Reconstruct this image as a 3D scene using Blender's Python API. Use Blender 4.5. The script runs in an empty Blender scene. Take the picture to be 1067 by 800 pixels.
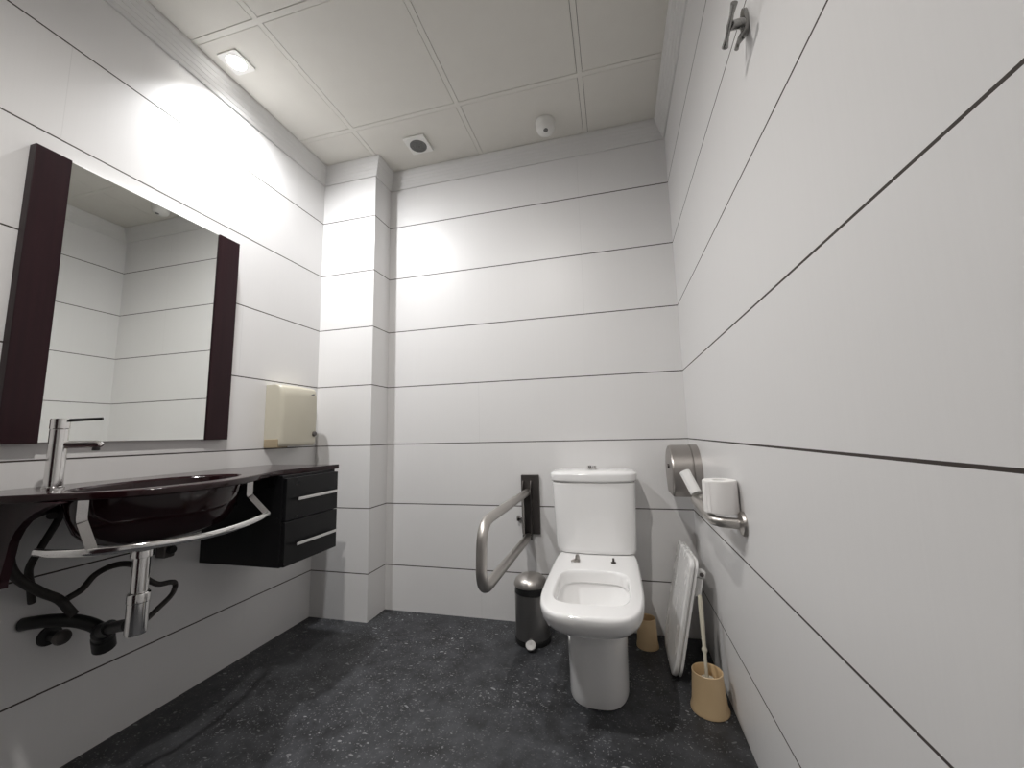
import bpy, bmesh, math
from mathutils import Vector, Matrix

scene = bpy.context.scene
COL = scene.collection
PI = math.pi

# ------------------------------------------------------------------ room data
W = 1.9477          # right wall
HC = 2.53           # ceiling
PX, PY = 0.3474, 0.1612   # pilaster size in the far left corner
YF = -2.75          # wall behind the camera
SEAM0, PITCH = 0.2336, 0.327

# ------------------------------------------------------------------ materials
MATS = {}


def mat(name, color=(.8, .8, .8), rough=.5, metal=0., spec=.5, coat=0., emit=None, estr=0., trans=0.):
    m = bpy.data.materials.new(name)
    m.use_nodes = True
    b = m.node_tree.nodes['Principled BSDF']
    b.inputs['Base Color'].default_value = (*color, 1)
    b.inputs['Roughness'].default_value = rough
    b.inputs['Metallic'].default_value = metal
    b.inputs['Specular IOR Level'].default_value = spec
    b.inputs['Coat Weight'].default_value = coat
    b.inputs['Transmission Weight'].default_value = trans
    if emit:
        b.inputs['Emission Color'].default_value = (*emit, 1)
        b.inputs['Emission Strength'].default_value = estr
    MATS[name] = m
    return m


def nd(m, typ, **kw):
    n = m.node_tree.nodes.new(typ)
    for k, v in kw.items():
        setattr(n, k, v)
    return n


def lk(m, a, b):
    m.node_tree.links.new(a, b)


def mth(m, op, a, b=None, c=None):
    n = nd(m, 'ShaderNodeMath', operation=op)
    for i, v in enumerate((a, b, c)):
        if v is None:
            continue
        if isinstance(v, (int, float)):
            n.inputs[i].default_value = v
        else:
            lk(m, v, n.inputs[i])
    return n.outputs[0]


def wear(m, scale, lo, hi, amount_col=None, detail=4):
    """procedural roughness break-up"""
    b = m.node_tree.nodes['Principled BSDF']
    tc = nd(m, 'ShaderNodeTexCoord')
    no = nd(m, 'ShaderNodeTexNoise')
    no.inputs['Scale'].default_value = scale
    no.inputs['Detail'].default_value = detail
    lk(m, tc.outputs['Object'], no.inputs['Vector'])
    mr = nd(m, 'ShaderNodeMapRange')
    mr.inputs['From Min'].default_value = .3
    mr.inputs['From Max'].default_value = .7
    mr.inputs['To Min'].default_value = lo
    mr.inputs['To Max'].default_value = hi
    lk(m, no.outputs['Fac'], mr.inputs['Value'])
    lk(m, mr.outputs['Result'], b.inputs['Roughness'])
    if amount_col:
        mx = nd(m, 'ShaderNodeMix', data_type='RGBA')
        mx.inputs[6].default_value = b.inputs['Base Color'].default_value
        mx.inputs[7].default_value = (*amount_col, 1)
        lk(m, no.outputs['Fac'], mx.inputs[0])
        lk(m, mx.outputs[2], b.inputs['Base Color'])


def wall_mat(name, axis, joints):
    """white laminate panels with dark horizontal joints and faint butt joints"""
    m = mat(name, (.80, .79, .79), .3)
    b = m.node_tree.nodes['Principled BSDF']
    tc = nd(m, 'ShaderNodeTexCoord')
    sx = nd(m, 'ShaderNodeSeparateXYZ')
    lk(m, tc.outputs['Object'], sx.inputs[0])
    z = sx.outputs['Z']
    q = mth(m, 'ADD', mth(m, 'DIVIDE', mth(m, 'SUBTRACT', z, SEAM0), PITCH), 10.5)
    fr = mth(m, 'ABSOLUTE', mth(m, 'SUBTRACT', mth(m, 'FRACT', q), .5))
    line = mth(m, 'LESS_THAN', fr, .0024 / PITCH)
    below = mth(m, 'LESS_THAN', z, 2.40)
    line = mth(m, 'MULTIPLY', line, below)
    h = sx.outputs[axis]
    vj = None
    for (p, z0, z1) in joints:
        a = mth(m, 'LESS_THAN', mth(m, 'ABSOLUTE', mth(m, 'SUBTRACT', h, p)), .0011)
        a = mth(m, 'MULTIPLY', a, mth(m, 'GREATER_THAN', z, z0))
        a = mth(m, 'MULTIPLY', a, mth(m, 'LESS_THAN', z, z1))
        vj = a if vj is None else mth(m, 'MAXIMUM', vj, a)
    # very faint vertical grain of the laminate
    mp = nd(m, 'ShaderNodeMapping')
    mp.inputs['Scale'].default_value = (160, 160, 2.0)
    lk(m, tc.outputs['Object'], mp.inputs['Vector'])
    no = nd(m, 'ShaderNodeTexNoise')
    no.inputs['Scale'].default_value = 1.0
    no.inputs['Detail'].default_value = 3
    lk(m, mp.outputs[0], no.inputs['Vector'])
    base = nd(m, 'ShaderNodeMix', data_type='RGBA')
    base.inputs[6].default_value = (.73, .722, .718, 1)
    base.inputs[7].default_value = (.75, .742, .738, 1)
    lk(m, no.outputs['Fac'], base.inputs[0])
    col = base.outputs[2]
    if vj is not None:
        x1 = nd(m, 'ShaderNodeMix', data_type='RGBA')
        lk(m, mth(m, 'MULTIPLY', vj, .13), x1.inputs[0])
        lk(m, col, x1.inputs[6])
        x1.inputs[7].default_value = (.25, .24, .23, 1)
        col = x1.outputs[2]
    x2 = nd(m, 'ShaderNodeMix', data_type='RGBA')
    lk(m, line, x2.inputs[0])
    lk(m, col, x2.inputs[6])
    x2.inputs[7].default_value = (.045, .035, .03, 1)
    lk(m, x2.outputs[2], b.inputs['Base Color'])
    lk(m, mth(m, 'ADD', mth(m, 'MULTIPLY', line, .4), .40), b.inputs['Roughness'])
    bp = nd(m, 'ShaderNodeBump')
    bp.inputs['Strength'].default_value = .4
    bp.inputs['Distance'].default_value = .002
    lk(m, mth(m, 'SUBTRACT', 1.0, line), bp.inputs['Height'])
    lk(m, bp.outputs[0], b.inputs['Normal'])
    return m


def floor_mat():
    m = mat('fleck_vinyl', (.05, .05, .055), .5)
    b = m.node_tree.nodes['Principled BSDF']
    tc = nd(m, 'ShaderNodeTexCoord')
    n1 = nd(m, 'ShaderNodeTexNoise')
    n1.inputs['Scale'].default_value = 11
    n1.inputs['Detail'].default_value = 9
    n1.inputs['Roughness'].default_value = .72
    lk(m, tc.outputs['Object'], n1.inputs['Vector'])
    cr = nd(m, 'ShaderNodeValToRGB')
    cr.color_ramp.elements[0].position = .36
    cr.color_ramp.elements[0].color = (.012, .0125, .0145, 1)
    cr.color_ramp.elements[1].position = .70
    cr.color_ramp.elements[1].color = (.066, .069, .076, 1)
    lk(m, n1.outputs['Fac'], cr.inputs[0])

    def flecks(scale, stretch, rot, thr, seed):
        mp = nd(m, 'ShaderNodeMapping')
        mp.inputs['Scale'].default_value = stretch
        mp.inputs['Rotation'].default_value = (0, 0, rot)
        mp.inputs['Location'].default_value = (seed, seed * 1.7, 0)
        nn = nd(m, 'ShaderNodeTexNoise')
        nn.inputs['Scale'].default_value = 16
        lk(m, tc.outputs['Object'], nn.inputs['Vector'])
        add = nd(m, 'ShaderNodeMixRGB', blend_type='ADD')
        add.inputs[0].default_value = .045
        lk(m, tc.outputs['Object'], add.inputs[1])
        lk(m, nn.outputs['Color'], add.inputs[2])
        lk(m, add.outputs[0], mp.inputs['Vector'])
        v = nd(m, 'ShaderNodeTexVoronoi')
        v.inputs['Scale'].default_value = scale
        v.inputs['Randomness'].default_value = 1
        lk(m, mp.outputs[0], v.inputs['Vector'])
        sep = nd(m, 'ShaderNodeSeparateColor')
        lk(m, v.outputs['Color'], sep.inputs[0])
        size = mth(m, 'MULTIPLY', mth(m, 'SUBTRACT', sep.outputs[0], thr), .42 / (1 - thr))
        return mth(m, 'LESS_THAN', v.outputs['Distance'], size)
    f = flecks(85, (1, 2.0, 1), .5, .66, 3.1)
    f2 = flecks(130, (2.2, 1, 1), -.4, .62, 9.4)
    f3 = flecks(48, (1, 1.9, 1), 1.1, .90, 5.7)
    mask = nd(m, 'ShaderNodeTexNoise')
    mask.inputs['Scale'].default_value = 3.2
    mask.inputs['Detail'].default_value = 3
    lk(m, tc.outputs['Object'], mask.inputs['Vector'])
    mk = nd(m, 'ShaderNodeMapRange')
    mk.inputs['From Min'].default_value = .38
    mk.inputs['From Max'].default_value = .62
    lk(m, mask.outputs['Fac'], mk.inputs['Value'])
    ff = mth(m, 'MAXIMUM', mth(m, 'MULTIPLY', f, .75), mth(m, 'MAXIMUM', mth(m, 'MULTIPLY', f2, .6), f3))
    ff = mth(m, 'MULTIPLY', ff, mth(m, 'ADD', mth(m, 'MULTIPLY', mk.outputs[0], .75), .25))
    x = nd(m, 'ShaderNodeMix', data_type='RGBA')
    lk(m, ff, x.inputs[0])
    lk(m, cr.outputs[0], x.inputs[6])
    x.inputs[7].default_value = (.27, .273, .28, 1)
    lk(m, x.outputs[2], b.inputs['Base Color'])
    mr = nd(m, 'ShaderNodeMapRange')
    mr.inputs['To Min'].default_value = .42
    mr.inputs['To Max'].default_value = .7
    lk(m, n1.outputs['Fac'], mr.inputs['Value'])
    lk(m, mr.outputs[0], b.inputs['Roughness'])
    return m


wall_left_m = wall_mat('wall_panel_left', 'Y', [(-1.30, 1.869, 2.196), (-.65, 1.215, 1.542)])
wall_back_m = wall_mat('wall_panel_back', 'X', [(1.492, 1.542, 2.42), (.905, 0, .2336), (.905, .888, 1.215)])
wall_right_m = wall_mat('wall_panel_right', 'Y', [(-.70, 0, .2336), (-.2, .2336, .561)])
wall_plain_m = wall_mat('wall_panel_column', 'X', [])
fl_m = floor_mat()
ceil_m = mat('ceiling_tile', (.70, .68, .63), .8)
wear(ceil_m, 14, .7, .9, (.67, .65, .60))
ceil_bar_m = mat('ceiling_bar', (.69, .67, .62), .6)
gap_m = mat('ceiling_gap', (.10, .085, .07), .9)
corn_m = mat('cornice_white', (.68, .672, .66), .4)
wear(corn_m, 20, .33, .45)
cer_m = mat('ceramic_white', (.87, .865, .86), .09, spec=.6, coat=.25)
wear(cer_m, 5, .07, .14)
plw_m = mat('plastic_white', (.78, .775, .765), .25)
wear(plw_m, 12, .2, .32)
chrome_m = mat('chrome', (.80, .79, .78), .12, 1)
wear(chrome_m, 9, .10, .14, detail=1)
steel_m = mat('brushed_steel', (.50, .475, .45), .3, 1)
wear(steel_m, 9, .36, .42, detail=1)
dksteel_m = mat('dark_bracket_steel', (.13, .12, .115), .35, .85)
wear(dksteel_m, 9, .34, .42, detail=1)
hook_m = mat('satin_nickel', (.30, .295, .285), .25, 1)
wear(hook_m, 9, .22, .28, detail=1)
drum_m = mat('drum_steel', (.40, .375, .355), .36, 1)
wear(drum_m, 9, .33, .40, detail=1)
binst_m = mat('bin_steel', (.33, .32, .31), .3, 1)
wear(binst_m, 9, .32, .38, detail=1)
blk_m = mat('black_plastic', (.012, .012, .012), .4)
wear(blk_m, 20, .34, .5)
hose_m = mat('dark_hose', (.022, .018, .016), .55)
wear(hose_m, 90, .45, .65)
wenge_m = mat('dark_wenge_wood', (.018, .008, .009), .4, spec=.18)
blackcab_m = mat('black_lacquer', (.006, .006, .007), .3, spec=.3)
wear(blackcab_m, 8, .25, .38)
glass_top_m = mat('dark_red_glass', (.016, .005, .006), .09, spec=.42)
wear(glass_top_m, 4, .09, .13, detail=1)
mirror_m = mat('mirror_silver', (.86, .875, .85), .008, 1)
wear(mirror_m, 3, .004, .012)
cream_m = mat('cream_plastic', (.52, .485, .39), .35)
wear(cream_m, 6, .28, .4, (.56, .53, .44))
creamdk_m = mat('aged_cream_plastic', (.36, .29, .19), .5)
wear(creamdk_m, 10, .42, .58)
peach_m = mat('peach_plastic', (.66, .49, .29), .38)
wear(peach_m, 9, .32, .46, (.62, .45, .26))
paper_m = mat('tissue_paper', (.82, .80, .785), .95)
wear(paper_m, 60, .9, 1.0)
card_m = mat('white_card', (.80, .795, .78), .8)
wear(card_m, 40, .7, .9)
grille_m = mat('grey_grille', (.14, .14, .135), .6)
wear(grille_m, 80, .5, .7)
whitemetal_m = mat('white_enamel', (.78, .77, .74), .4)
wear(whitemetal_m, 20, .35, .5)
bulb_m = mat('lit_lamp', (1, 1, 1), .5, emit=(1, .98, .95), estr=22)
brass_m = mat('aged_brass', (.40, .28, .12), .4, 1)
wear(brass_m, 40, .3, .5)

# wood streaks on the mirror side panels
m_ = wenge_m
b_ = m_.node_tree.nodes['Principled BSDF']
tc_ = nd(m_, 'ShaderNodeTexCoord')
mp_ = nd(m_, 'ShaderNodeMapping')
mp_.inputs['Scale'].default_value = (60, 60, 2.5)
lk(m_, tc_.outputs['Object'], mp_.inputs['Vector'])
no_ = nd(m_, 'ShaderNodeTexNoise')
no_.inputs['Scale'].default_value = 1
no_.inputs['Detail'].default_value = 5
lk(m_, mp_.outputs[0], no_.inputs['Vector'])
cr_ = nd(m_, 'ShaderNodeValToRGB')
cr_.color_ramp.elements[0].color = (.014, .006, .008, 1)
cr_.color_ramp.elements[1].color = (.030, .011, .014, 1)
lk(m_, no_.outputs['Fac'], cr_.inputs[0])
lk(m_, cr_.outputs[0], b_.inputs['Base Color'])

# ------------------------------------------------------------------ helpers
WL = {}   # world origin of every object built here


def link(name, bm, m, parent=None, loc=None, smooth=True, angle=35):
    """finish a bmesh (world coordinates) as one object"""
    bmesh.ops.recalc_face_normals(bm, faces=bm.faces)
    me = bpy.data.meshes.new(name)
    org = Vector(loc) if loc is not None else (WL[parent.name].copy() if parent is not None else Vector((0, 0, 0)))
    bmesh.ops.translate(bm, verts=bm.verts, vec=-org)
    bm.to_mesh(me)
    bm.free()
    ms = m if isinstance(m, (list, tuple)) else [m]
    for q in ms:
        me.materials.append(q)
    if smooth:
        me.polygons.foreach_set('use_smooth', [True] * len(me.polygons))
        try:
            me.set_sharp_from_angle(angle=math.radians(angle))
        except Exception:
            pass
    o = bpy.data.objects.new(name, me)
    COL.objects.link(o)
    if smooth:
        wn = o.modifiers.new('weighted', 'WEIGHTED_NORMAL')
        wn.keep_sharp = True
    if parent is not None:
        o.parent = parent
        o.location = org - WL[parent.name]
    else:
        o.location = org
    WL[o.name] = org
    return o


def thing(name, loc, label, cat, group=None):
    o = bpy.data.objects.new(name, None)
    o.empty_display_size = .05
    COL.objects.link(o)
    o.location = loc
    WL[o.name] = Vector(loc)
    return tag(o, label, cat, group)


def tag(o, label, cat, group=None):
    o['label'] = label
    o['category'] = cat
    if group:
        o['group'] = group
    return o


def struct(o):
    o['kind'] = 'structure'
    return o


def NB():
    return bmesh.new()


def box(bm, a, b, bevel=0., seg=2, mi=0):
    x0, y0, z0 = (min(a[i], b[i]) for i in range(3))
    x1, y1, z1 = (max(a[i], b[i]) for i in range(3))
    t = bmesh.new()
    vs = [t.verts.new(v) for v in ((x0, y0, z0), (x1, y0, z0), (x1, y1, z0), (x0, y1, z0),
                                   (x0, y0, z1), (x1, y0, z1), (x1, y1, z1), (x0, y1, z1))]
    for f in ((0, 3, 2, 1), (4, 5, 6, 7), (0, 1, 5, 4), (1, 2, 6, 5), (2, 3, 7, 6), (3, 0, 4, 7)):
        t.faces.new([vs[i] for i in f])
    if bevel:
        bmesh.ops.bevel(t, geom=list(t.edges), offset=bevel, segments=seg, affect='EDGES', profile=.5)
    merge(bm, t, mi)
    return bm


def merge(bm, t, mi=0, M=None):
    if M is not None:
        bmesh.ops.transform(t, matrix=M, verts=t.verts)
    mp = {}
    for v in t.verts:
        mp[v] = bm.verts.new(v.co)
    for f in t.faces:
        try:
            n = bm.faces.new([mp[v] for v in f.verts])
            n.material_index = mi if mi else f.material_index
        except ValueError:
            pass
    t.free()


def loft(bm, loops, cap0=True, cap1=True, closed=True, mi=0):
    rows = [[bm.verts.new(p) for p in lp] for lp in loops]
    n = len(rows[0])
    for a, b in zip(rows, rows[1:]):
        for i in range(n if closed else n - 1):
            j = (i + 1) % n
            f = bm.faces.new((a[i], a[j], b[j], b[i]))
            f.material_index = mi
    if cap0:
        bm.faces.new(rows[0][::-1]).material_index = mi
    if cap1:
        bm.faces.new(rows[-1]).material_index = mi
    return rows


def lathe(bm, base, prof, axis=(0, 0, 1), n=40, cap0=True, cap1=True, mi=0):
    """prof: (radius, distance along the axis)"""
    ax = Vector(axis).normalized()
    u = ax.orthogonal().normalized()
    v = ax.cross(u)
    loops = []
    for r, h in prof:
        r = max(r, 1e-5)
        loops.append([Vector(base) + ax * h + (u * math.cos(2 * PI * i / n) + v * math.sin(2 * PI * i / n)) * r for i in range(n)])
    loft(bm, loops, cap0, cap1, True, mi)
    return bm


def smooth_path(pts, rad=.03, seg=6):
    """polyline with rounded corners"""
    pts = [Vector(p) for p in pts]
    out = [pts[0]]
    for a, b, c in zip(pts, pts[1:], pts[2:]):
        d1, d2 = (a - b), (c - b)
        r = min(rad, d1.length * .49, d2.length * .49)
        p, q = b + d1.normalized() * r, b + d2.normalized() * r
        for i in range(seg + 1):
            t = i / seg
            out.append((1 - t) ** 2 * p + 2 * t * (1 - t) * b + t * t * q)
    out.append(pts[-1])
    return out


def spline(pts, seg=8):
    """Catmull-Rom through points"""
    P = [Vector(p) for p in pts]
    P = [P[0] * 2 - P[1]] + P + [P[-1] * 2 - P[-2]]
    out = []
    for i in range(1, len(P) - 2):
        p0, p1, p2, p3 = P[i - 1:i + 3]
        for k in range(seg):
            t = k / seg
            out.append(.5 * ((2 * p1) + (p2 - p0) * t + (2 * p0 - 5 * p1 + 4 * p2 - p3) * t * t + (3 * p1 - p0 - 3 * p2 + p3) * t ** 3))
    out.append(P[-2])
    return out


def tube(bm, pts, r, n=14, mi=0, sect=None, up=None):
    pts = [Vector(p) for p in pts]
    k = len(pts)
    rs = r if isinstance(r, (list, tuple)) else [r] * k
    tang = []
    for i in range(k):
        a = pts[max(i - 1, 0)]
        b = pts[min(i + 1, k - 1)]
        tang.append((b - a).normalized())
    u = (Vector(up) if up else tang[0].orthogonal())
    loops = []
    for i in range(k):
        t = tang[i]
        u = (u - t * u.dot(t)).normalized()
        v = t.cross(u)
        if sect:
            loops.append([pts[i] + u * s[0] + v * s[1] for s in sect])
        else:
            loops.append([pts[i] + (u * math.cos(2 * PI * j / n) + v * math.sin(2 * PI * j / n)) * rs[i] for j in range(n)])
    loft(bm, loops, True, True, True, mi)
    return bm


def prism(bm, poly, d0, d1, axis=2, mi=0):
    """extrude a polygon given in the two other axes"""
    def P(p, d):
        if axis == 2:
            return (p[0], p[1], d)
        if axis == 1:
            return (p[0], d, p[1])
        return (d, p[0], p[1])
    loft(bm, [[P(p, d0) for p in poly], [P(p, d1) for p in poly]], mi=mi)
    return bm


def bev(bm, off, seg=2, ang=40):
    es = [e for e in bm.edges if len(e.link_faces) == 2 and e.calc_face_angle(0) > math.radians(ang)]
    bmesh.ops.bevel(bm, geom=es, offset=off, segments=seg, affect='EDGES', profile=.5, clamp_overlap=True)
    return bm


def superloop(cx, cy, a, b, z, n=4., k=72, bulge=0.):
    """super-ellipse outline in a horizontal plane"""
    out = []
    for i in range(k):
        t = 2 * PI * i / k
        c, s = math.cos(t), math.sin(t)
        x = math.copysign(abs(c) ** (2 / n), c) * a
        y = math.copysign(abs(s) ** (2 / n), s) * b
        if bulge and y < 0:
            y -= bulge * (1 - (x / a) ** 2)
        out.append((cx + x, cy + y, z))
    return out


# ------------------------------------------------------------------ room shell
T = .10
bm = NB(); box(bm, (-T, YF - T, -T), (W + T, T, 0))
struct(link('floor', bm, fl_m, smooth=False))
bm = NB(); box(bm, (-T, YF - T, 0), (0, T, HC + .08))
struct(link('wall_left', bm, wall_left_m, smooth=False))
bm = NB(); box(bm, (0, 0, 0), (W, T, HC + .08))
struct(link('wall_back', bm, wall_back_m, smooth=False))
bm = NB(); box(bm, (W, YF - T, 0), (W + T, T, HC + .08))
struct(link('wall_right', bm, wall_right_m, smooth=False))
bm = NB(); box(bm, (0, YF - T, 0), (W, YF, HC + .08))
struct(link('wall_front', bm, wall_back_m, smooth=False))
bm = NB(); box(bm, (.30, YF + .0006, .004), (1.20, YF + .035, 2.06), .003)
dr = struct(link('added_door_1', bm, wenge_m))  # unseen dark door, added to darken chrome reflections and cut bounce light
bm = NB()
lathe(bm, (.38, YF + .0356, 1.02), [(.026, 0), (.026, .008), (.009, .010), (.009, .045)], axis=(0, 1, 0), n=24)
tube(bm, [(.38, YF + .078, 1.02), (.50, YF + .078, 1.02)], .009, 12)
link('door_handle', bm, chrome_m, dr)
bm = NB(); box(bm, (0, -PY, 0), (PX, 0, HC - .001))
bev(bm, .004, 2)
struct(link('wall_column', bm, wall_plain_m, smooth=False))

# suspended ceiling: tiles, bars and dark shadow gaps in one mesh
gx = [-.222, .368, .956, 1.548, 2.14]
gy = [-.408 - .5745 * k for k in range(-1, 6)]
gy.sort()
gxs = sorted([0.0] + [x for x in gx if 0 < x < W] + [W])
gys = sorted([YF] + [y for y in gy if YF < y < 0] + [0.0])
bm = NB()
box(bm, (-T, YF - T, HC + .012), (W + T, T, HC + .08), mi=2)
hb, gp = .011, .0022


def zone(lo, hi, l_edge, h_edge):
    return (lo + (0 if l_edge else hb + gp), hi - (0 if h_edge else hb + gp))


for i in range(len(gxs) - 1):
    for j in range(len(gys) - 1):
        xa, xb = zone(gxs[i], gxs[i + 1], i == 0, i == len(gxs) - 2)
        ya, yb = zone(gys[j], gys[j + 1], j == 0, j == len(gys) - 2)
        box(bm, (xa, ya, HC), (xb, yb, HC + .014), mi=0)
for x in gxs[1:-1]:
    box(bm, (x - hb, YF, HC - .0005), (x + hb, 0, HC + .013), mi=1)
for y in gys[1:-1]:
    box(bm, (0, y - hb, HC - .0007), (W, y + hb, HC + .0128), mi=1)
struct(link('ceiling', bm, [ceil_m, ceil_bar_m, gap_m], smooth=False))

# stepped cornice swept round the room with mitred corners
prof = [(0.0, 2.437)]
for i in range(5):
    d = .008 + .0085 * i
    z0 = 2.437 + i * .0155
    prof += [(d, z0), (d + .0062, z0 + .0150)]
prof += [(.049, 2.5145), (.050, HC - .0015), (0.0, HC - .0015)]
path = [(0, YF), (0, -PY), (PX, -PY), (PX, 0), (W, 0), (W, YF)]
loops = []
for i, p in enumerate(path):
    p = Vector((p[0], p[1]))

    def nrm(a, b):
        d = (Vector(b) - Vector(a)).normalized()
        return Vector((d.y, -d.x))
    if i == 0:
        off = nrm(path[0], path[1])
    elif i == len(path) - 1:
        off = nrm(path[-2], path[-1])
    else:
        n1, n2 = nrm(path[i - 1], path[i]), nrm(path[i], path[i + 1])
        off = (n1 + n2) / (1 + n1.dot(n2))
    loops.append([(p.x + off.x * d, p.y + off.y * d, z) for d, z in prof])
bm = NB()
loft(bm, loops)
struct(link('trim_1', bm, corn_m, smooth=False))

# ------------------------------------------------------------------ downlights


def downlight(cx, cy, label, power, spread, aim, tint):
    t = thing('recessed_downlight', (cx, cy, HC), label, 'ceiling light', 'recessed downlights')
    s = .05
    b = NB()
    n = 40
    sq = []
    for i in range(n):
        a = 2 * PI * (i + .5) / n
        c, q = math.cos(a), math.sin(a)
        k = max(abs(c), abs(q))
        sq.append((cx + s * c / k, cy + s * q / k))
    ci = [(cx + .036 * math.cos(2 * PI * (i + .5) / n), cy + .036 * math.sin(2 * PI * (i + .5) / n)) for i in range(n)]
    loft(b, [[(x, y, HC - .0008) for x, y in sq], [(x, y, HC - .006) for x, y in sq],
             [(x, y, HC - .006) for x, y in ci], [(x, y, HC - .0008) for x, y in ci]], False, False)
    link('trim_frame', b, whitemetal_m, t)
    b = NB()
    lathe(b, (cx, cy, HC - .0042), [(.0355, 0), (.0355, .003)])
    link('lamp', b, bulb_m, t)
    ld = bpy.data.lights.new('downlight_beam', 'SPOT')
    ld.energy = power
    ld.color = tint
    ld.spot_size = math.radians(spread)
    ld.spot_blend = 1
    ld.shadow_soft_size = .03
    lo = bpy.data.objects.new('downlight_beam', ld)
    COL.objects.link(lo)
    lo.parent = t
    lo.location = (0, 0, -.012)
    lo.rotation_euler = Vector(aim).to_track_quat('-Z', 'Y').to_euler()
    return t


downlight(.140, -.872, 'square recessed downlight, glowing white, in the ceiling strip beside the left wall', 90, 148, (.22, .31, -.925), (.985, .99, 1))
downlight(1.10, -1.67, 'added fill lamp, unseen, in the ceiling behind and above the camera', 102, 141, (-.13, .36, -.92), (1, .965, .925))  # unseen fill lamp, added to brighten the cistern and far walls

# ------------------------------------------------------------------ ceiling fittings
cx, cy = .652, -.225
t = thing('ceiling_speaker', (cx, cy, HC), 'small square white ceiling plate with a round dark grey grille, near the back left corner', 'ceiling vent')
bm = NB()
box(bm, (cx - .062, cy - .060, HC - .016), (cx + .062, cy + .060, HC - .0006), .004)
link('frame', bm, whitemetal_m, t)
bm = NB()
lathe(bm, (cx, cy, HC - .0155), [(.046, 0), (.046, -.003), (.040, -.0055), (.034, -.003), (.030, -.0058), (.024, -.0032), (.018, -.006), (.012, -.0035), (.006, -.0062), (.001, -.0062)])
link('grille', bm, grille_m, t)

cx, cy = 1.351, -.178
t = thing('ceiling_sensor', (cx, cy, HC), 'small round white sensor on the ceiling above the toilet', 'ceiling sensor')
bm = NB()
lathe(bm, (cx, cy, HC - .0006), [(.052, 0), (.052, -.012), (.049, -.016), (.046, -.040), (.040, -.052), (.026, -.060), (.001, -.062)])
link('body', bm, whitemetal_m, t)
bm = NB()
lathe(bm, (cx + .004, cy - .018, HC - .0570), [(.0125, 0), (.0125, -.0035), (.009, -.0065), (.001, -.0075)])
link('lens', bm, grille_m, t)

# ------------------------------------------------------------------ mirror
t = thing('mirror', (0, -1.04, .937), 'tall wall mirror with dark brown wooden side panels above the washbasin', 'mirror')
Z0, Z1 = .937, 1.803
bm = NB(); box(bm, (.0006, -1.281, Z0), (.024, -.803, Z1), .0012, 1)
link('mirror_glass', bm, mirror_m, t, smooth=False)
bm = NB(); box(bm, (.0006, -1.362, Z0 - .002), (.030, -1.2815, Z1 + .002), .0018, 2)
link('side_panel', bm, wenge_m, t)
bm = NB(); box(bm, (.0006, -.8025, Z0 - .002), (.030, -.709, Z1 + .002), .0018, 2)
link('side_panel', bm, wenge_m, t)

# ------------------------------------------------------------------ vanity counter
ZT, ZB = .812, .793
front = [(0.0, -1.455), (.10, -1.445), (.185, -1.415), (.27, -1.375), (.36, -1.335), (.425, -1.285), (.465, -1.22), (.481, -1.14), (.472, -1.05), (.440, -.95),
         (.400, -.865), (.368, -.79), (.360, -.735), (.372, -.68), (.398, -.62), (.420, -.56), (.428, -.50), (.426, -.462)]
fr = spline([(x, y, 0) for x, y in front], 6)
outline = [(p.x, p.y) for p in fr] + [(.0006, -.462)]
outline[0] = (.0006, -1.455)
HX, HY = .285, -1.115
HA, HB_ = .140, .215


def ray_out(ang):
    d = Vector((math.cos(ang), math.sin(ang)))
    best = None
    n = len(outline)
    for i in range(n):
        a, b = Vector(outline[i]), Vector(outline[(i + 1) % n])
        e = b - a
        den = d.x * e.y - d.y * e.x
        if abs(den) < 1e-12:
            continue
        w = a - Vector((HX, HY))
        tt = (w.x * e.y - w.y * e.x) / den
        ss = (w.x * d.y - w.y * d.x) / den
        if tt > 0 and -1e-6 <= ss <= 1 + 1e-6 and (best is None or tt < best):
            best = tt
    return (HX + d.x * best, HY + d.y * best)


angs = [2 * PI * i / 160 for i in range(160)]
for cpt in ((.426, -.462), (.0006, -.462), (.0006, -1.455)):
    angs.append(math.atan2(cpt[1] - HY, cpt[0] - HX) % (2 * PI))
angs = sorted(set(round(a, 6) for a in angs))
outer = [ray_out(a) for a in angs]


def ell(a, k, z, dz=0):
    c, s = math.cos(a), math.sin(a)
    r = 1 / math.sqrt((c / (HA * k)) ** 2 + (s / (HB_ * k)) ** 2)
    return (HX + r * c, HY + r * s, z)


t = thing('vanity_countertop', (0, -1.1, ZT), 'dark red-brown glass counter with an oval basin and chrome towel rail along the left wall', 'washbasin')


def inset(p, k):
    d = Vector((HX - p[0], HY - p[1])).normalized() * k
    return (max(p[0] + d.x, .0006), p[1] + d.y)


bm = NB()
hole = lambda z, k=1.: [ell(a, k, z) for a in angs]
loft(bm, [hole(ZB), [(x, y, ZB) for x, y in [inset(p, .003) for p in outer]], [(x, y, ZB + .003) for x, y in outer],
          [(x, y, ZT - .003) for x, y in outer], [(x, y, ZT) for x, y in [inset(p, .003) for p in outer]], hole(ZT, 1.03), hole(ZT - .006)], False, False)
slab = link('counter_plate', bm, glass_top_m, t, angle=50)
bm = NB()
inner = [(1.0, ZT - .0065), (.985, .785), (.955, .755), (.89, .715), (.77, .685), (.55, .668), (.25, .660), (.11, .658)]
outb = [(.11, .646), (.30, .647), (.58, .655), (.81, .672), (.93, .702), (1.0, .742), (1.035, .778), (1.045, ZB - .0004)]
loft(bm, [hole(z, k) for k, z in inner] + [hole(z, k) for k, z in outb], False, False)
bas = link('basin', bm, glass_top_m, t, angle=60)
bm = NB()
lathe(bm, (HX, HY, .6585), [(.026, 0), (.026, .004), (.020, .006), (.001, .005)])
link('plughole', bm, chrome_m, bas)
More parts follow.
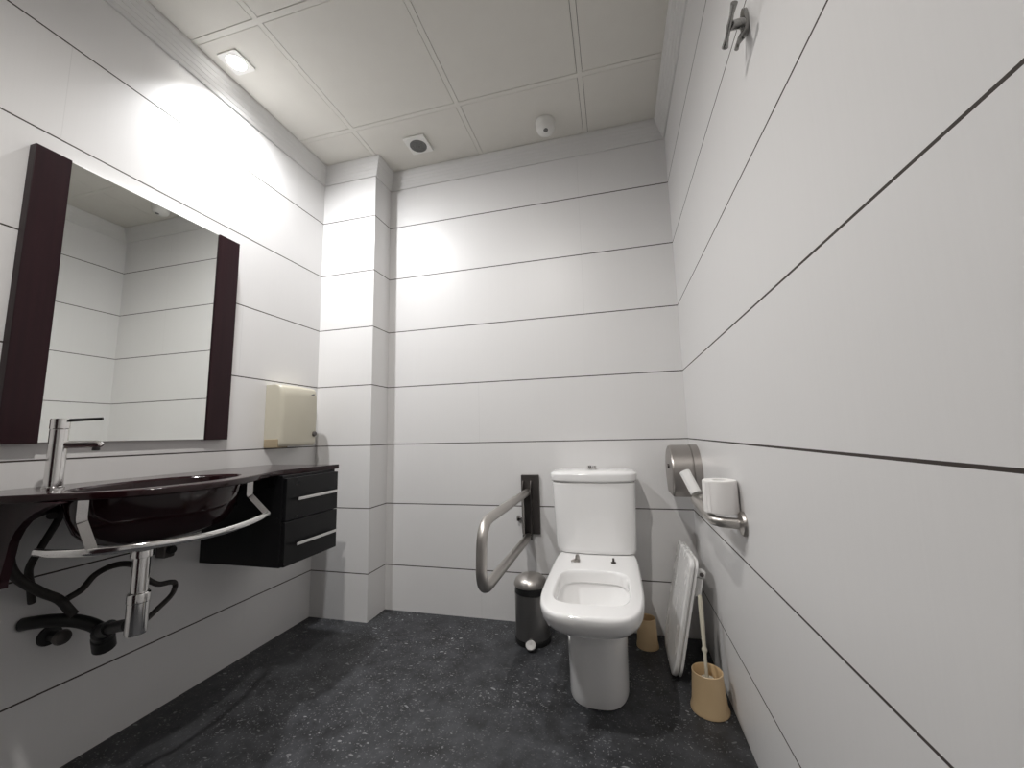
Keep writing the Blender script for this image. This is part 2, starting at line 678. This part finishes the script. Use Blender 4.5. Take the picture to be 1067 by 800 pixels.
# dark quarter-round panel under the left end
bm = NB()
poly = [(.0006, ZB - .0005), (.33, ZB - .0005), (.29, .783), (.25, .768), (.215, .748), (.19, .725), (.172, .695), (.165, .66), (.165, .60), (.155, .585), (.0006, .585)]
prism(bm, [(min(x, .15) if z < .65 else x, z) for x, z in poly], -1.379, -1.361, axis=1)
link('end_panel', bm, wenge_m, t, smooth=False)
# towel rail: follows the bowed edge
RZ = .672
rail = spline([(.235, -1.362, RZ), (.30, -1.362, RZ), (.385, -1.335, RZ), (.45, -1.275, RZ), (.487, -1.18, RZ - .003), (.490, -1.09, RZ - .004), (.474, -1.0, RZ - .002), (.452, -.93, RZ), (.425, -.872, RZ + .002)], 8)
bm = NB()
sec = []
for i in range(16):
    a = 2 * PI * i / 16
    sec.append((.0095 * math.cos(a), .006 * math.sin(a)))
tube(bm, rail, .01, sect=sec, up=(0, 0, 1))
tr = link('towel_rail', bm, chrome_m, t)


def bracket(p0, p1, p2, p3, w, side):
    """bent flat strap from the underside of the counter to the rail"""
    b = NB()
    pts = smooth_path([p0, p1, p2, p3], .012, 4)
    sec = [(-w, -.0018), (w, -.0018), (w, .0018), (-w, .0018)]
    tube(b, pts, .01, sect=sec, up=side)
    link('rail_bracket', b, whitemetal_m if False else chrome_m, tr)


bracket((.335, -1.335, ZB - .0005), (.335, -1.335, .765), (.335, -1.335, .745), (.385, -1.336, RZ + .004), .010, (.64, .77, 0))
bracket((.375, -.905, ZB - .0005), (.375, -.905, .750), (.375, -.905, .742), (.428, -.882, RZ + .005), .009, (.64, .77, 0))

# ------------------------------------------------------------------ faucet
FX, FY = .13, -1.290
t = thing('basin_mixer_tap', (FX, FY, ZT), 'tall cylindrical chrome mixer tap standing on the counter left of the basin', 'tap')
bm = NB()
lathe(bm, (FX, FY, ZT), [(.0225, 0), (.0225, .005), (.0190, .007), (.0190, .158), (.0182, .160)])
link('body', bm, chrome_m, t)
bm = NB()
lathe(bm, (FX, FY, ZT + .1605), [(.0182, 0), (.0200, .002), (.0200, .026), (.0188, .029), (.001, .030)])
cap = link('cap', bm, chrome_m, t)
bm = NB()
sd = Vector((.80, .60, 0)).normalized()
p0 = Vector((FX, FY, ZT + .185))
tube(bm, [p0 + sd * .0185, p0 + sd * .05 + Vector((0, 0, .002)), p0 + sd * .088 + Vector((0, 0, .004))], [.0048, .0042, .0045], 12)
link('lever', bm, blk_m, cap)['label'] = 'thin dark lever'
bm = NB()
p0 = Vector((FX, FY, ZT + .118))
tube(bm, [p0 + sd * .014, p0 + sd * .078, p0 + sd * .088 - Vector((0, 0, .002)), p0 + sd * .092 - Vector((0, 0, .006))], [.0105, .0105, .010, .007], 20)
sp = link('spout', bm, chrome_m, t)
bm = NB()
lathe(bm, p0 + sd * .080 - Vector((0, 0, .008)), [(.0085, 0), (.0085, -.009), (.007, -.0105), (.001, -.0105)], n=20)
link('aerator', bm, blk_m, sp)

# ------------------------------------------------------------------ drawer cabinet
CY0, CY1, CX1, CZ0, CZ1 = -.772, -.480, .382, .456, .7922
t = thing('hanging_drawer_cabinet', (0, (CY0 + CY1) / 2, CZ0), 'black wall-hung cabinet with two drawers under the right end of the counter', 'cabinet')
bm = NB()
box(bm, (.0006, CY0, CZ0), (CX1, CY1, CZ1), .0015, 1)
link('body', bm, blackcab_m, t)
for z0, z1, hz in ((CZ0 + .003, .620, .534), (.624, CZ1 - .010, .702)):
    bm = NB()
    box(bm, (CX1 + .0006, CY0 + .002, z0), (CX1 + .0185, CY1 - .002, z1), .0012, 1)
    d = link('drawer', bm, blackcab_m, t)
    bm = NB()
    xh = CX1 + .0185
    for y in (CY0 + .055, CY1 - .045):
        box(bm, (xh + .0004, y - .005, hz - .004), (xh + .016, y + .005, hz + .004))
    box(bm, (xh + .014, CY0 + .042, hz - .006), (xh + .021, CY1 - .030, hz + .006), .002)
    link('handle', bm, plw_m if False else chrome_m, d)

# ------------------------------------------------------------------ paper towel dispenser
t = thing('mounted_paper_towel_dispenser', (0, -.385, .895), 'cream plastic paper towel dispenser with a lock, on the left wall by the corner', 'dispenser')
DY0, DY1, DZ0, DZ1 = -.502, -.268, .897, 1.192
bm = NB()
loops = []
for z, k in ((DZ0, -.012), (DZ0 + .006, -.004), (DZ0 + .02, 0), (DZ0 + .15, .003), (DZ1 - .05, 0), (DZ1 - .018, -.006), (DZ1 - .004, -.016), (DZ1, -.030)):
    xf = .100 + k
    r = .022
    lp = [(.0006, DY0, z)]
    for i in range(9):
        a = PI / 2 * i / 8
        lp.append((xf - r + r * math.sin(a), DY0 + r - r * math.cos(a), z))
    for i in range(1, 8):
        y = DY0 + r + (DY1 - DY0 - 2 * r) * i / 8
        lp.append((xf + .010 * math.sin(PI * i / 8), y, z))
    for i in range(9):
        a = PI / 2 * i / 8
        lp.append((xf - r + r * math.cos(a), DY1 - r + r * math.sin(a), z))
    lp.append((.0006, DY1, z))
    loops.append(lp)
loft(bm, loops)
cov = link('cover', bm, cream_m, t, angle=50)
bm = NB()
box(bm, (.004, DY0 - .003, DZ0 - .006), (.084, DY0 + .060, DZ0 + .036), .004)
link('paper_slot', bm, creamdk_m, t)['label'] = 'brownish lower tray'
bm = NB()
lathe(bm, (.100, DY1 - .028, DZ0 + .058), [(.014, 0), (.013, .010), (.010, .013), (.001, .013)], axis=(1, 0, 0), n=24)
link('lock', bm, dksteel_m, cov)
bm = NB()
for k in range(4):
    y = DY1 - .062 + .008 * k
    box(bm, (.0985, y, 1.148 + .0022 * k), (.1035, y + .0058, 1.155 + .0022 * k), .0008, 1)
link('badge', bm, grille_m, cov)

# ------------------------------------------------------------------ trap and pipes under the basin
t = thing('basin_waste_trap', (HX, HY - .06, .40), 'chrome bottle trap hanging under the basin', 'basin trap')
TX, TY = .300, -1.172
bm = NB()
lathe(bm, (TX, TY, .6455), [(.031, 0), (.031, -.012), (.026, -.016), (.026, -.034), (.0195, -.036), (.0195, -.155), (.018, -.156)], n=32)
link('tailpiece', bm, chrome_m, t)
bm = NB()
lathe(bm, (TX, TY, .512), [(.021, .006), (.024, .004), (.026, 0), (.026, -.020), (.0245, -.022), (.0245, -.100), (.023, -.105), (.012, -.108), (.001, -.108)], n=32)
link('bottle', bm, chrome_m, t)

t = thing('waste_pipe', (.02, -1.15, .35), 'black plastic waste pipe with a fat elbow, left of the chrome trap', 'pipe')
bm = NB()
tube(bm, spline([(.277, -1.177, .430), (.25, -1.172, .424), (.205, -1.166, .412), (.165, -1.160, .400)], 6), .0155, 16)
link('trap_arm', bm, blk_m, t)
bm = NB()
tube(bm, spline([(.19, -1.165, .410), (.15, -1.158, .393), (.125, -1.140, .368), (.115, -1.128, .332)], 6), [.020] * 6 + [.024] * 6 + [.027] * 7, 18)
link('elbow', bm, blk_m, t)
bm = NB()
tube(bm, spline([(.135, -1.150, .392), (.11, -1.165, .412), (.08, -1.190, .430), (.05, -1.22, .440), (.02, -1.245, .442), (.0008, -1.255, .440)], 6), .017, 16)
link('drain_pipe', bm, blk_m, t)

t = thing('stop_valve', (.0, -1.195, .385), 'small dark stop valve on the wall below the waste pipe and hoses', 'valve')
bm = NB()
lathe(bm, (.0006, -1.195, .385), [(.028, 0), (.026, .006), (.013, .009), (.013, .030), (.016, .032), (.016, .046), (.001, .048)], axis=(1, 0, 0), n=24)
link('body', bm, blk_m, t)
bm = NB()
lathe(bm, (.049, -1.195, .385), [(.020, 0), (.021, .006), (.018, .014), (.001, .016)], axis=(1, 0, 0), n=18)
link('knob', bm, dksteel_m, t)

t = thing('stop_valve', (.0, -.915, .545), 'small dark stop valve on the wall behind and right of the trap', 'valve')
bm = NB()
box(bm, (.0006, -.934, .520), (.045, -.896, .585), .006)
link('body', bm, dksteel_m, t)
bm = NB()
lathe(bm, (.0455, -.915, .548), [(.014, 0), (.015, .010), (.012, .016), (.001, .017)], axis=(1, 0, 0), n=18)
link('knob', bm, blk_m, t)


def hose(pts, r, label):
    o = link('water_hose', tube(NB(), spline(pts, 10), r, 12), hose_m, None, loc=pts[0])
    tag(o, label, 'hose', 'water hoses under the basin')
    return o


hose([(.16, -1.30, .744), (.135, -1.285, .760), (.115, -1.295, .755), (.10, -1.320, .735), (.09, -1.336, .695), (.085, -1.336, .64), (.08, -1.315, .590), (.08, -1.265, .535), (.078, -1.224, .500), (.082, -1.200, .462), (.088, -1.192, .446)], .0115,
     'dark braided hose looping widest, far left under the counter')
hose([(.15, -1.27, .765), (.125, -1.272, .720), (.10, -1.283, .66), (.06, -1.283, .60), (.045, -1.268, .545), (.03, -1.255, .50)], .0085,
     'dark braided hose hanging straight down inside the wide loop')
hose([(.102, -1.218, .502), (.105, -1.190, .516), (.10, -1.16, .545), (.13, -1.14, .565), (.18, -1.13, .572), (.25, -1.136, .566), (.282, -1.15, .556)], .0085,
     'dark braided hose rising to the right towards the trap pipe')
hose([(.270, -1.14, .540), (.25, -1.09, .505), (.23, -1.04, .492), (.215, -1.015, .480), (.21, -1.01, .462), (.22, -1.03, .444), (.245, -1.09, .425), (.272, -1.142, .415)], .0075,
     'dark braided hose in a small loop right of the trap')

# ------------------------------------------------------------------ toilet
TXc = 1.508
t = thing('toilet', (TXc, -.42, 0), 'white close-coupled toilet without a seat against the back wall', 'toilet')
bm = NB()
rings = [  # z, half width, y back, y front, exponent
    (0.0, .106, -.13, -.560, 2.9), (.004, .110, -.125, -.566, 2.9), (.03, .109, -.12, -.568, 2.9), (.12, .110, -.12, -.578, 2.8), (.21, .114, -.12, -.590, 2.8),
    (.245, .117, -.12, -.598, 2.8), (.256, .122, -.11, -.616, 2.8), (.268, .131, -.10, -.646, 2.8), (.284, .144, -.08, -.686, 2.9), (.302, .156, -.06, -.727, 3.1), (.320, .165, -.05, -.763, 3.3), (.338, .1705, -.05, -.786, 3.6), (.354, .173, -.045, -.798, 3.7),
    (.370, .1735, -.04, -.804, 3.8), (.383, .1725, -.04, -.806, 4.0), (.391, .169, -.042, -.802, 4.2), (.3955, .163, -.046, -.795, 4.3)]
loops = [superloop(TXc, (a + b) / 2, w, (a - b) / 2, z, n) for z, w, a, b, n in rings]
hrings = [  # opening and inside of the bowl
    (.3965, .132, -.395, -.722, 4.2), (.3935, .126, -.402, -.715, 4.2), (.383, .124, -.405, -.712, 4.0), (.352, .124, -.405, -.712, 3.8), (.348, .130, -.398, -.716, 3.6),
    (.330, .128, -.402, -.708, 3.2), (.305, .116, -.412, -.682, 2.9), (.285, .102, -.424, -.648, 2.7), (.268, .086, -.436, -.612, 2.5), (.254, .070, -.446, -.582, 2.3), (.246, .045, -.465, -.552, 2.1), (.244, .015, -.495, -.525, 2.0)]
loops += [superloop(TXc, (a + b) / 2, w, (a - b) / 2, z, n) for z, w, a, b, n in hrings]
loft(bm, loops)
bowl = link('bowl', bm, cer_m, t, angle=60)
bm = NB()
bx, by = 1.430, -.305
box(bm, (bx - .012, by - .014, .3968), (bx + .014, by + .016, .4045), .003)
lathe(bm, (bx + .004, by + .002, .404), [(.009, 0), (.009, .012), (.006, .020), (.001, .021)], n=16)
tube(bm, [(bx - .006, by - .006, .406), (bx - .020, by - .014, .401)], .004, 8)
link('hinge_fitting', bm, steel_m, bowl)['label'] = 'broken metal seat hinge stub'
bm = NB()
bx, by = 1.580, -.300
lathe(bm, (bx, by, .3968), [(.010, 0), (.010, .004), (.0045, .006), (.0045, .018), (.001, .019)], n=16)
link('hinge_bolt', bm, dksteel_m, bowl)
# cistern
bm = NB()
tl = []
for z, w, yb, yf in ((.397, .166, -.025, -.178), (.401, .172, -.02, -.184), (.42, .1755, -.018, -.188), (.56, .181, -.016, -.194), (.700, .186, -.014, -.198), (.705, .183, -.016, -.195)):
    tl.append(superloop(1.504, (yb + yf) / 2, w, (yb - yf) / 2, z, 7, 96, bulge=.020))
loft(bm, tl)
tank = link('cistern', bm, cer_m, t, angle=60)
bm = NB()
tl = []
for z, w, g in ((.7056, .180, -.006), (.7115, .180, -.006), (.7118, .191, .004), (.716, .1935, .006), (.738, .1945, .007), (.746, .192, .005), (.752, .178, -.008), (.7555, .14, -.03), (.757, .06, -.06)):
    yb, yf = -.016 - max(0, -g), -.198 - g
    tl.append(superloop(1.504, (yb + yf) / 2, w, (yb - yf) / 2, z, 6 if w > .15 else 3, 96, bulge=.022))
loft(bm, tl)
lid = link('cistern_lid', bm, cer_m, t, angle=60)
bm = NB()
lathe(bm, (1.500, -.115, .756), [(.026, 0), (.026, .004), (.023, .005)], n=32)
link('button_ring', bm, chrome_m, lid)
for s in (-1, 1):
    bm = NB()
    pl = [(1.500 + s * .0015, -.115 - .0205), (1.500 + s * .0015, -.115 + .0205)]
    for i in range(1, 12):
        a = PI / 2 - PI * i / 12
        pl.append((1.500 + s * (.0015 + .020 * math.cos(a)), -.115 + .0205 * math.sin(a)))
    prism(bm, pl, .7605, .775 if s < 0 else .773)
    link('flush_button', bm, chrome_m, lid)

# ------------------------------------------------------------------ swing-up grab rail
GX = 1.165
t = thing('grab_rail', (1.178, 0, .57), 'U-shaped steel fold-up grab rail on a dark wall plate left of the toilet', 'grab rail')
bm = NB()
box(bm, (1.131, -.014, .426), (1.226, -.0006, .720), .005)
pl = link('mounting_plate', bm, dksteel_m, t)
for x in (1.144, 1.186):
    bm = NB()
    prism(bm, [(-.0142, .455), (-.0142, .690), (-.030, .690), (-.046, .655), (-.046, .612), (-.034, .56), (-.034, .48), (-.046, .445), (-.046, .405), (-.028, .400), (-.0142, .43)], x - .0025, x + .0025, axis=0)
    link('hinge_cheek', bm, dksteel_m, t)
bm = NB()
tube(bm, [(1.149, -.052, .625), (1.149, -.052, .432)], .0055, 12)
link('lock_rod', bm, steel_m, t)
bm = NB()
lathe(bm, (1.1305, -.016, .503), [(.006, 0), (.006, -.012), (.014, -.013), (.014, -.022), (.001, -.023)], axis=(1, 0, 0), n=20)
link('lock_knob', bm, dksteel_m, t)
bm = NB()
pts = smooth_path([(GX, -.022, .634), (GX, -.735, .634), (GX, -.755, .416), (GX, -.022, .416)], .085, 10)
tube(bm, pts, .0185, 20)
link('rail', bm, steel_m, t)
for z in (.634, .416):
    bm = NB()
    lathe(bm, (1.1465, -.030, z), [(.013, 0), (.013, .037)], axis=(1, 0, 0), n=20)
    link('pivot_pin', bm, chrome_m, t)

# ------------------------------------------------------------------ pedal bin
BX, BY = 1.203, -.155
t = thing('pedal_bin', (BX, BY, 0), 'small dark steel pedal bin on the floor left of the toilet', 'waste bin')
bm = NB()
lathe(bm, (BX, BY, 0), [(.079, 0), (.081, .004), (.081, .018), (.0785, .022)], n=48)
link('base', bm, blk_m, t)
bm = NB()
lathe(bm, (BX, BY, .0222), [(.077, 0), (.0775, .002), (.0775, .180), (.079, .183), (.079, .187), (.076, .188)], n=48)
link('body', bm, binst_m, t)
bm = NB()
lathe(bm, (BX, BY, .2106), [(.077, 0), (.078, .003), (.076, .026), (.072, .028)], n=48)
link('collar', bm, blk_m, t)
bm = NB()
lathe(bm, (BX - .004, BY - .002, .2388), [(.075, 0), (.077, .003), (.0765, .010), (.070, .026), (.054, .040), (.030, .048), (.001, .050)], n=48)
link('lid', bm, steel_m, t)
bm = NB()
tube(bm, [(BX + .008, BY - .075, .014), (BX + .010, BY - .100, .020)], .010, 10)
lathe(bm, (BX + .010, BY - .098, .024), [(.021, -.003), (.0235, 0), (.021, .003), (.001, .0035)], axis=(.05, -.55, .83), n=24)
link('pedal', bm, binst_m, t)

# ------------------------------------------------------------------ jumbo roll dispenser on the right wall
JY, JZ, JR = -.172, .746, .119
xa, xb = 1.832, W - .0006
t = thing('mounted_toilet_paper_dispenser', (W, JY, .655), 'drum-shaped brushed steel toilet paper dispenser on the right wall by the back corner', 'dispenser')


def drum_loop(x, r, cut):
    out = []
    a0 = math.asin(min(.999, cut / r))
    for i in range(49):
        a = -a0 + (PI + 2 * a0) * i / 48
        out.append((x, JY - r * math.cos(a), JZ + r * math.sin(a)))
    return out


bm = NB()
cut = .090
loft(bm, [drum_loop(xa, JR - .012, cut - .006), drum_loop(xa + .003, JR - .004, cut - .001), drum_loop(xa + .010, JR, cut), drum_loop(xb - .036, JR, cut), drum_loop(xb - .034, JR - .003, cut),
          drum_loop(xb - .031, JR - .003, cut), drum_loop(xb - .029, JR, cut)])
dc = link('cover', bm, drum_m, t, angle=30)
bm = NB()
loft(bm, [drum_loop(xb - .0285, JR + .002, cut + .001), drum_loop(xb - .004, JR + .002, cut + .001), drum_loop(xb, JR + .002, cut + .001)])
link('back_plate', bm, drum_m, t, angle=30)
bm = NB()
lathe(bm, (xa - .0004, JY - .02, JZ + .03), [(.010, 0), (.010, -.006), (.001, -.007)], axis=(1, 0, 0), n=18)
link('lock', bm, dksteel_m, dc)

# ------------------------------------------------------------------ tissue bar on the right wall
t = thing('bent_grab_rail', (W, -.785, .668), 'short bent steel bar fixed to the right wall, carrying the toilet roll', 'grab rail')
bm = NB()
RT = .0145
KX = 1.872
pts = smooth_path([(W - .010, -.788, .667), (KX, -.788, .672), (KX, -.490, .688), (W - .010, -.490, .688)], .045, 8)
tube(bm, pts, RT, 18)
link('bar', bm, steel_m, t)
for y, z in ((-.788, .667), (-.490, .688)):
    bm = NB()
    lathe(bm, (W - .0006, y, z), [(.033, 0), (.033, -.004), (.030, -.009), (.018, -.013), (.016, -.015)], axis=(1, 0, 0), n=32)
    link('flange', bm, steel_m, t)

RX, RY, RB = 1.8995, -.755, .6918
t = thing('toilet_roll', (RX, RY, RB), 'white toilet roll standing upright on the bent steel bar by the right wall', 'toilet roll')
bm = NB()
lathe(bm, (RX, RY, RB), [(.019, 0), (.0435, 0), (.0455, .003), (.0460, .044), (.0455, .088), (.0435, .091), (.019, .091), (.0188, .05), (.019, 0)], n=64, cap0=False, cap1=False)
link('paper', bm, paper_m, t)
bm = NB()
lathe(bm, (RX, RY, RB + .0005), [(.0184, 0), (.0184, .0895), (.0172, .0895), (.0172, 0), (.0184, 0)], n=40, cap0=False, cap1=False)
link('core', bm, card_m, t)
# paper seam: the loose end of the sheet
bm = NB()
rows = []
for z in (RB + .004, RB + .087):
    rows.append([(RX + rr * math.cos(a), RY + rr * math.sin(a), z) for a, rr in [(-2.62 + .02 * i, .0464 + (.0018 if i < 1 else .0008 if i < 3 else .0003)) for i in range(14)]])
loft(bm, [rows[0] + [(RX + .0459 * math.cos(-2.62 + .26 - .02 * i), RY + .0459 * math.sin(-2.62 + .26 - .02 * i), RB + .004) for i in range(14)],
          rows[1] + [(RX + .0459 * math.cos(-2.62 + .26 - .02 * i), RY + .0459 * math.sin(-2.62 + .26 - .02 * i), RB + .087) for i in range(14)]])
link('loose_sheet', bm, paper_m, t)

p0, p1 = Vector((1.878, -.505, .7035)), Vector((1.848, -.463, .783))
ax = (p1 - p0).normalized()
bm = NB()
lathe(bm, p0 + Vector((0, 0, .0045)), [(.0185, 0), (.0185, .084), (.0172, .084), (.0172, 0), (.0185, 0)], axis=ax, n=40, cap0=False, cap1=False)
o = link('cardboard_tube', bm, card_m, None, loc=p0)
tag(o, 'empty white cardboard roll tube leaning at the far end of the bent steel bar', 'cardboard tube')

# ------------------------------------------------------------------ detached toilet seat leaning on the right wall
SW, SL = .172, .440
foot = Vector((1.790, -.205, 0.006))
lean = math.atan2(.095, .43)
up = Vector((math.sin(lean), 0, math.cos(lean)))
wd = Vector((-.005, -1, 0.03)).normalized()
up = (up - wd * up.dot(wd)).normalized()
nr = wd.cross(up)
if nr.x > 0:
    nr = -nr


def S(a, b, c):
    return foot + wd * a + up * b + nr * c


def seat_loop(k, c, hw=SW, l0=0., l1=SL):
    """outline: tight corners at the hinge end (top), rounder ones at the front end (bottom)"""
    out = []
    for (qx, qy, r, a0) in ((hw, l1, .035, 0), (-hw, l1, .035, 90), (-hw, l0, .10, 180), (hw, l0, .06, 270)):
        r2 = max(r - k, .008)
        ox = math.copysign(hw - k - r2, qx)
        oy = (l1 - k - r2) if qy > (l0 + l1) / 2 else (l0 + k + r2)
        for i in range(25):
            th = math.radians(a0 + 90 * i / 24)
            out.append(S(ox + r2 * math.cos(th), oy + r2 * math.sin(th), c))
    return out


t = thing('toilet_seat', foot, 'detached white toilet seat standing on edge, leaning against the right wall', 'toilet seat')
bm = NB()
loft(bm, [seat_loop(.014, .0005), seat_loop(.004, .0015), seat_loop(0, .006), seat_loop(0, .015), seat_loop(.0008, .0172), seat_loop(.0025, .0190), seat_loop(.0050, .0199), seat_loop(.0080, .0202)])
link('lid', bm, plw_m, t, smooth=False)
bm = NB()
loft(bm, [seat_loop(.010, -.0005), seat_loop(.003, -.004), seat_loop(.003, -.010), seat_loop(.012, -.0125), seat_loop(.052, -.012), seat_loop(.056, -.009), seat_loop(.056, -.0006), seat_loop(.010, -.0005)], False, False)
link('seat_ring', bm, plw_m, t, smooth=False)
for s in (1, -1):
    bm = NB()
    c = S(s * .128, SL - .085, -.027)
    t2 = NB()
    box(t2, (-.014, -.05, -.013), (.014, .018, .010), .004)
    box(t2, (-.018, .020, -.018), (.018, .048, .012), .006)
    R3 = Matrix((wd, up, nr)).transposed().to_4x4()
    merge(bm, t2, 0, Matrix.Translation(c) @ R3)
    hg = link('hinge', bm, plw_m, t)
    bm = NB()
    lathe(bm, S(s * .128 + .0182, SL - .051, -.030), [(.008, 0), (.008, .003), (.001, .004)], axis=wd, n=18)
    link('hinge_pin', bm, dksteel_m, hg)

# ------------------------------------------------------------------ toilet brush and holders
QX, QY = 1.872, -.482
o = thing('brush_holder', (QX, QY, 0), 'peach plastic toilet brush holder on the floor against the right wall', 'brush holder')
bm = NB()
lathe(bm, (QX, QY, 0), [(.056, 0), (.060, .002), (.0605, .009), (.055, .026), (.052, .060), (.0480, .116), (.0490, .121), (.0468, .123), (.0445, .119), (.046, .06), (.048, .02), (.001, .012)], n=48)
link('cup', bm, peach_m, o)
o['label'] = 'peach plastic toilet brush holder on the floor against the right wall'
t = thing('toilet_brush', (QX, QY, .014), 'cream-handled toilet brush standing in the peach holder by the right wall', 'toilet brush')
top = Vector((1.880, -.405, .335))
bot = Vector((QX - .002, QY + .002, .098))
bm = NB()
dv = (top - bot)
tube(bm, [bot, bot + dv * .28, bot + dv * .31, bot + dv * .33, bot + dv * .36, bot + dv * .6, bot + dv * .9, bot + dv], [.0055, .0055, .0095, .0095, .006, .0075, .0085, .006], 14)
link('handle', bm, cream_m, t)
bm = NB()
pr = []
for i in range(15):
    z = .013 + .086 * i / 14
    pr.append(((.034 if i % 2 else .029) * (1 - .35 * (abs(i - 7) / 7) ** 3), z))
lathe(bm, (QX - .001, QY, 0), pr, n=28)
link('bristles', bm, cream_m, t)

cx, cy = 1.702, -.110
bm = NB()
lathe(bm, (cx, cy, 0), [(.044, 0), (.047, .002), (.047, .008), (.043, .028), (.041, .080), (.039, .118), (.037, .120), (.035, .117), (.037, .05), (.001, .012)], n=40)
o = link('brush_cup', bm, peach_m, None, loc=(cx, cy, 0))
tag(o, 'peach plastic cup on the floor behind and right of the toilet', 'brush holder')

# ------------------------------------------------------------------ robe hook on the right wall
base = Vector((W - .0006, -1.162, 1.823))
tip = Vector((1.902, -1.200, 1.785))
t = thing('robe_hook', base, 'chrome double robe hook high on the right wall', 'hook')
bm = NB()
pl = []
for i in range(28):
    a = 2 * PI * i / 28
    pl.append((base.y + .016 * math.cos(a), base.z + .033 * math.sin(a)))
prism(bm, pl, base.x, base.x - .008, axis=0)
bev(bm, .002, 2)
link('mounting_plate', bm, hook_m, t)
bm = NB()
tube(bm, [base + Vector((-.008, 0, 0)), base * .6 + tip * .4, tip], [.012, .010, .009], 16)
link('stem', bm, hook_m, t)
bm = NB()
b0 = tip + Vector((-.002, -.040, .010))
b1 = tip + Vector((-.002, .040, -.010))
tube(bm, [b0, (b0 * 3 + b1) / 4, (b0 + b1) / 2, (b0 + b1 * 3) / 4, b1], [.0070, .0042, .0055, .0042, .0070], 14)
link('cross_bar', bm, hook_m, t)
for dy in (-.007, .009):
    bm = NB()
    q0 = base + Vector((-.006, dy, -.026))
    tube(bm, smooth_path([q0, q0 + Vector((-.012, 0, -.012)), q0 + Vector((-.016, 0, -.026))], .01, 4), .0045, 10)
    link('lower_prong', bm, hook_m, t)

# ------------------------------------------------------------------ world, camera, view
w = bpy.data.worlds.new('World')
scene.world = w
w.use_nodes = True
w.node_tree.nodes['Background'].inputs[0].default_value = (.9, .95, 1, 1)
w.node_tree.nodes['Background'].inputs[1].default_value = .2

rx, ry, rz = (math.radians(a) for a in (97.18048983, 1.39195448, 14.4900609))
Rm = Matrix.Rotation(rz, 4, 'Z') @ Matrix.Rotation(ry, 4, 'Y') @ Matrix.Rotation(rx, 4, 'X')
cam = bpy.data.cameras.new('Camera')
cam.sensor_width = 36
cam.lens = 36 * 413.61 / 1067
cam.clip_start = .02
co = bpy.data.objects.new('Camera', cam)
COL.objects.link(co)
co.matrix_world = Matrix.Translation((1.61586773, -2.04653641, .92925298)) @ Rm
scene.camera = co

scene.view_settings.view_transform = 'Standard'
scene.view_settings.look = 'None'
scene.view_settings.exposure = 0.03
scene.view_settings.gamma = 1
scene.view_settings.use_curve_mapping = False
scene.cycles.max_bounces = 12
scene.cycles.diffuse_bounces = 8
scene.cycles.use_denoising = True
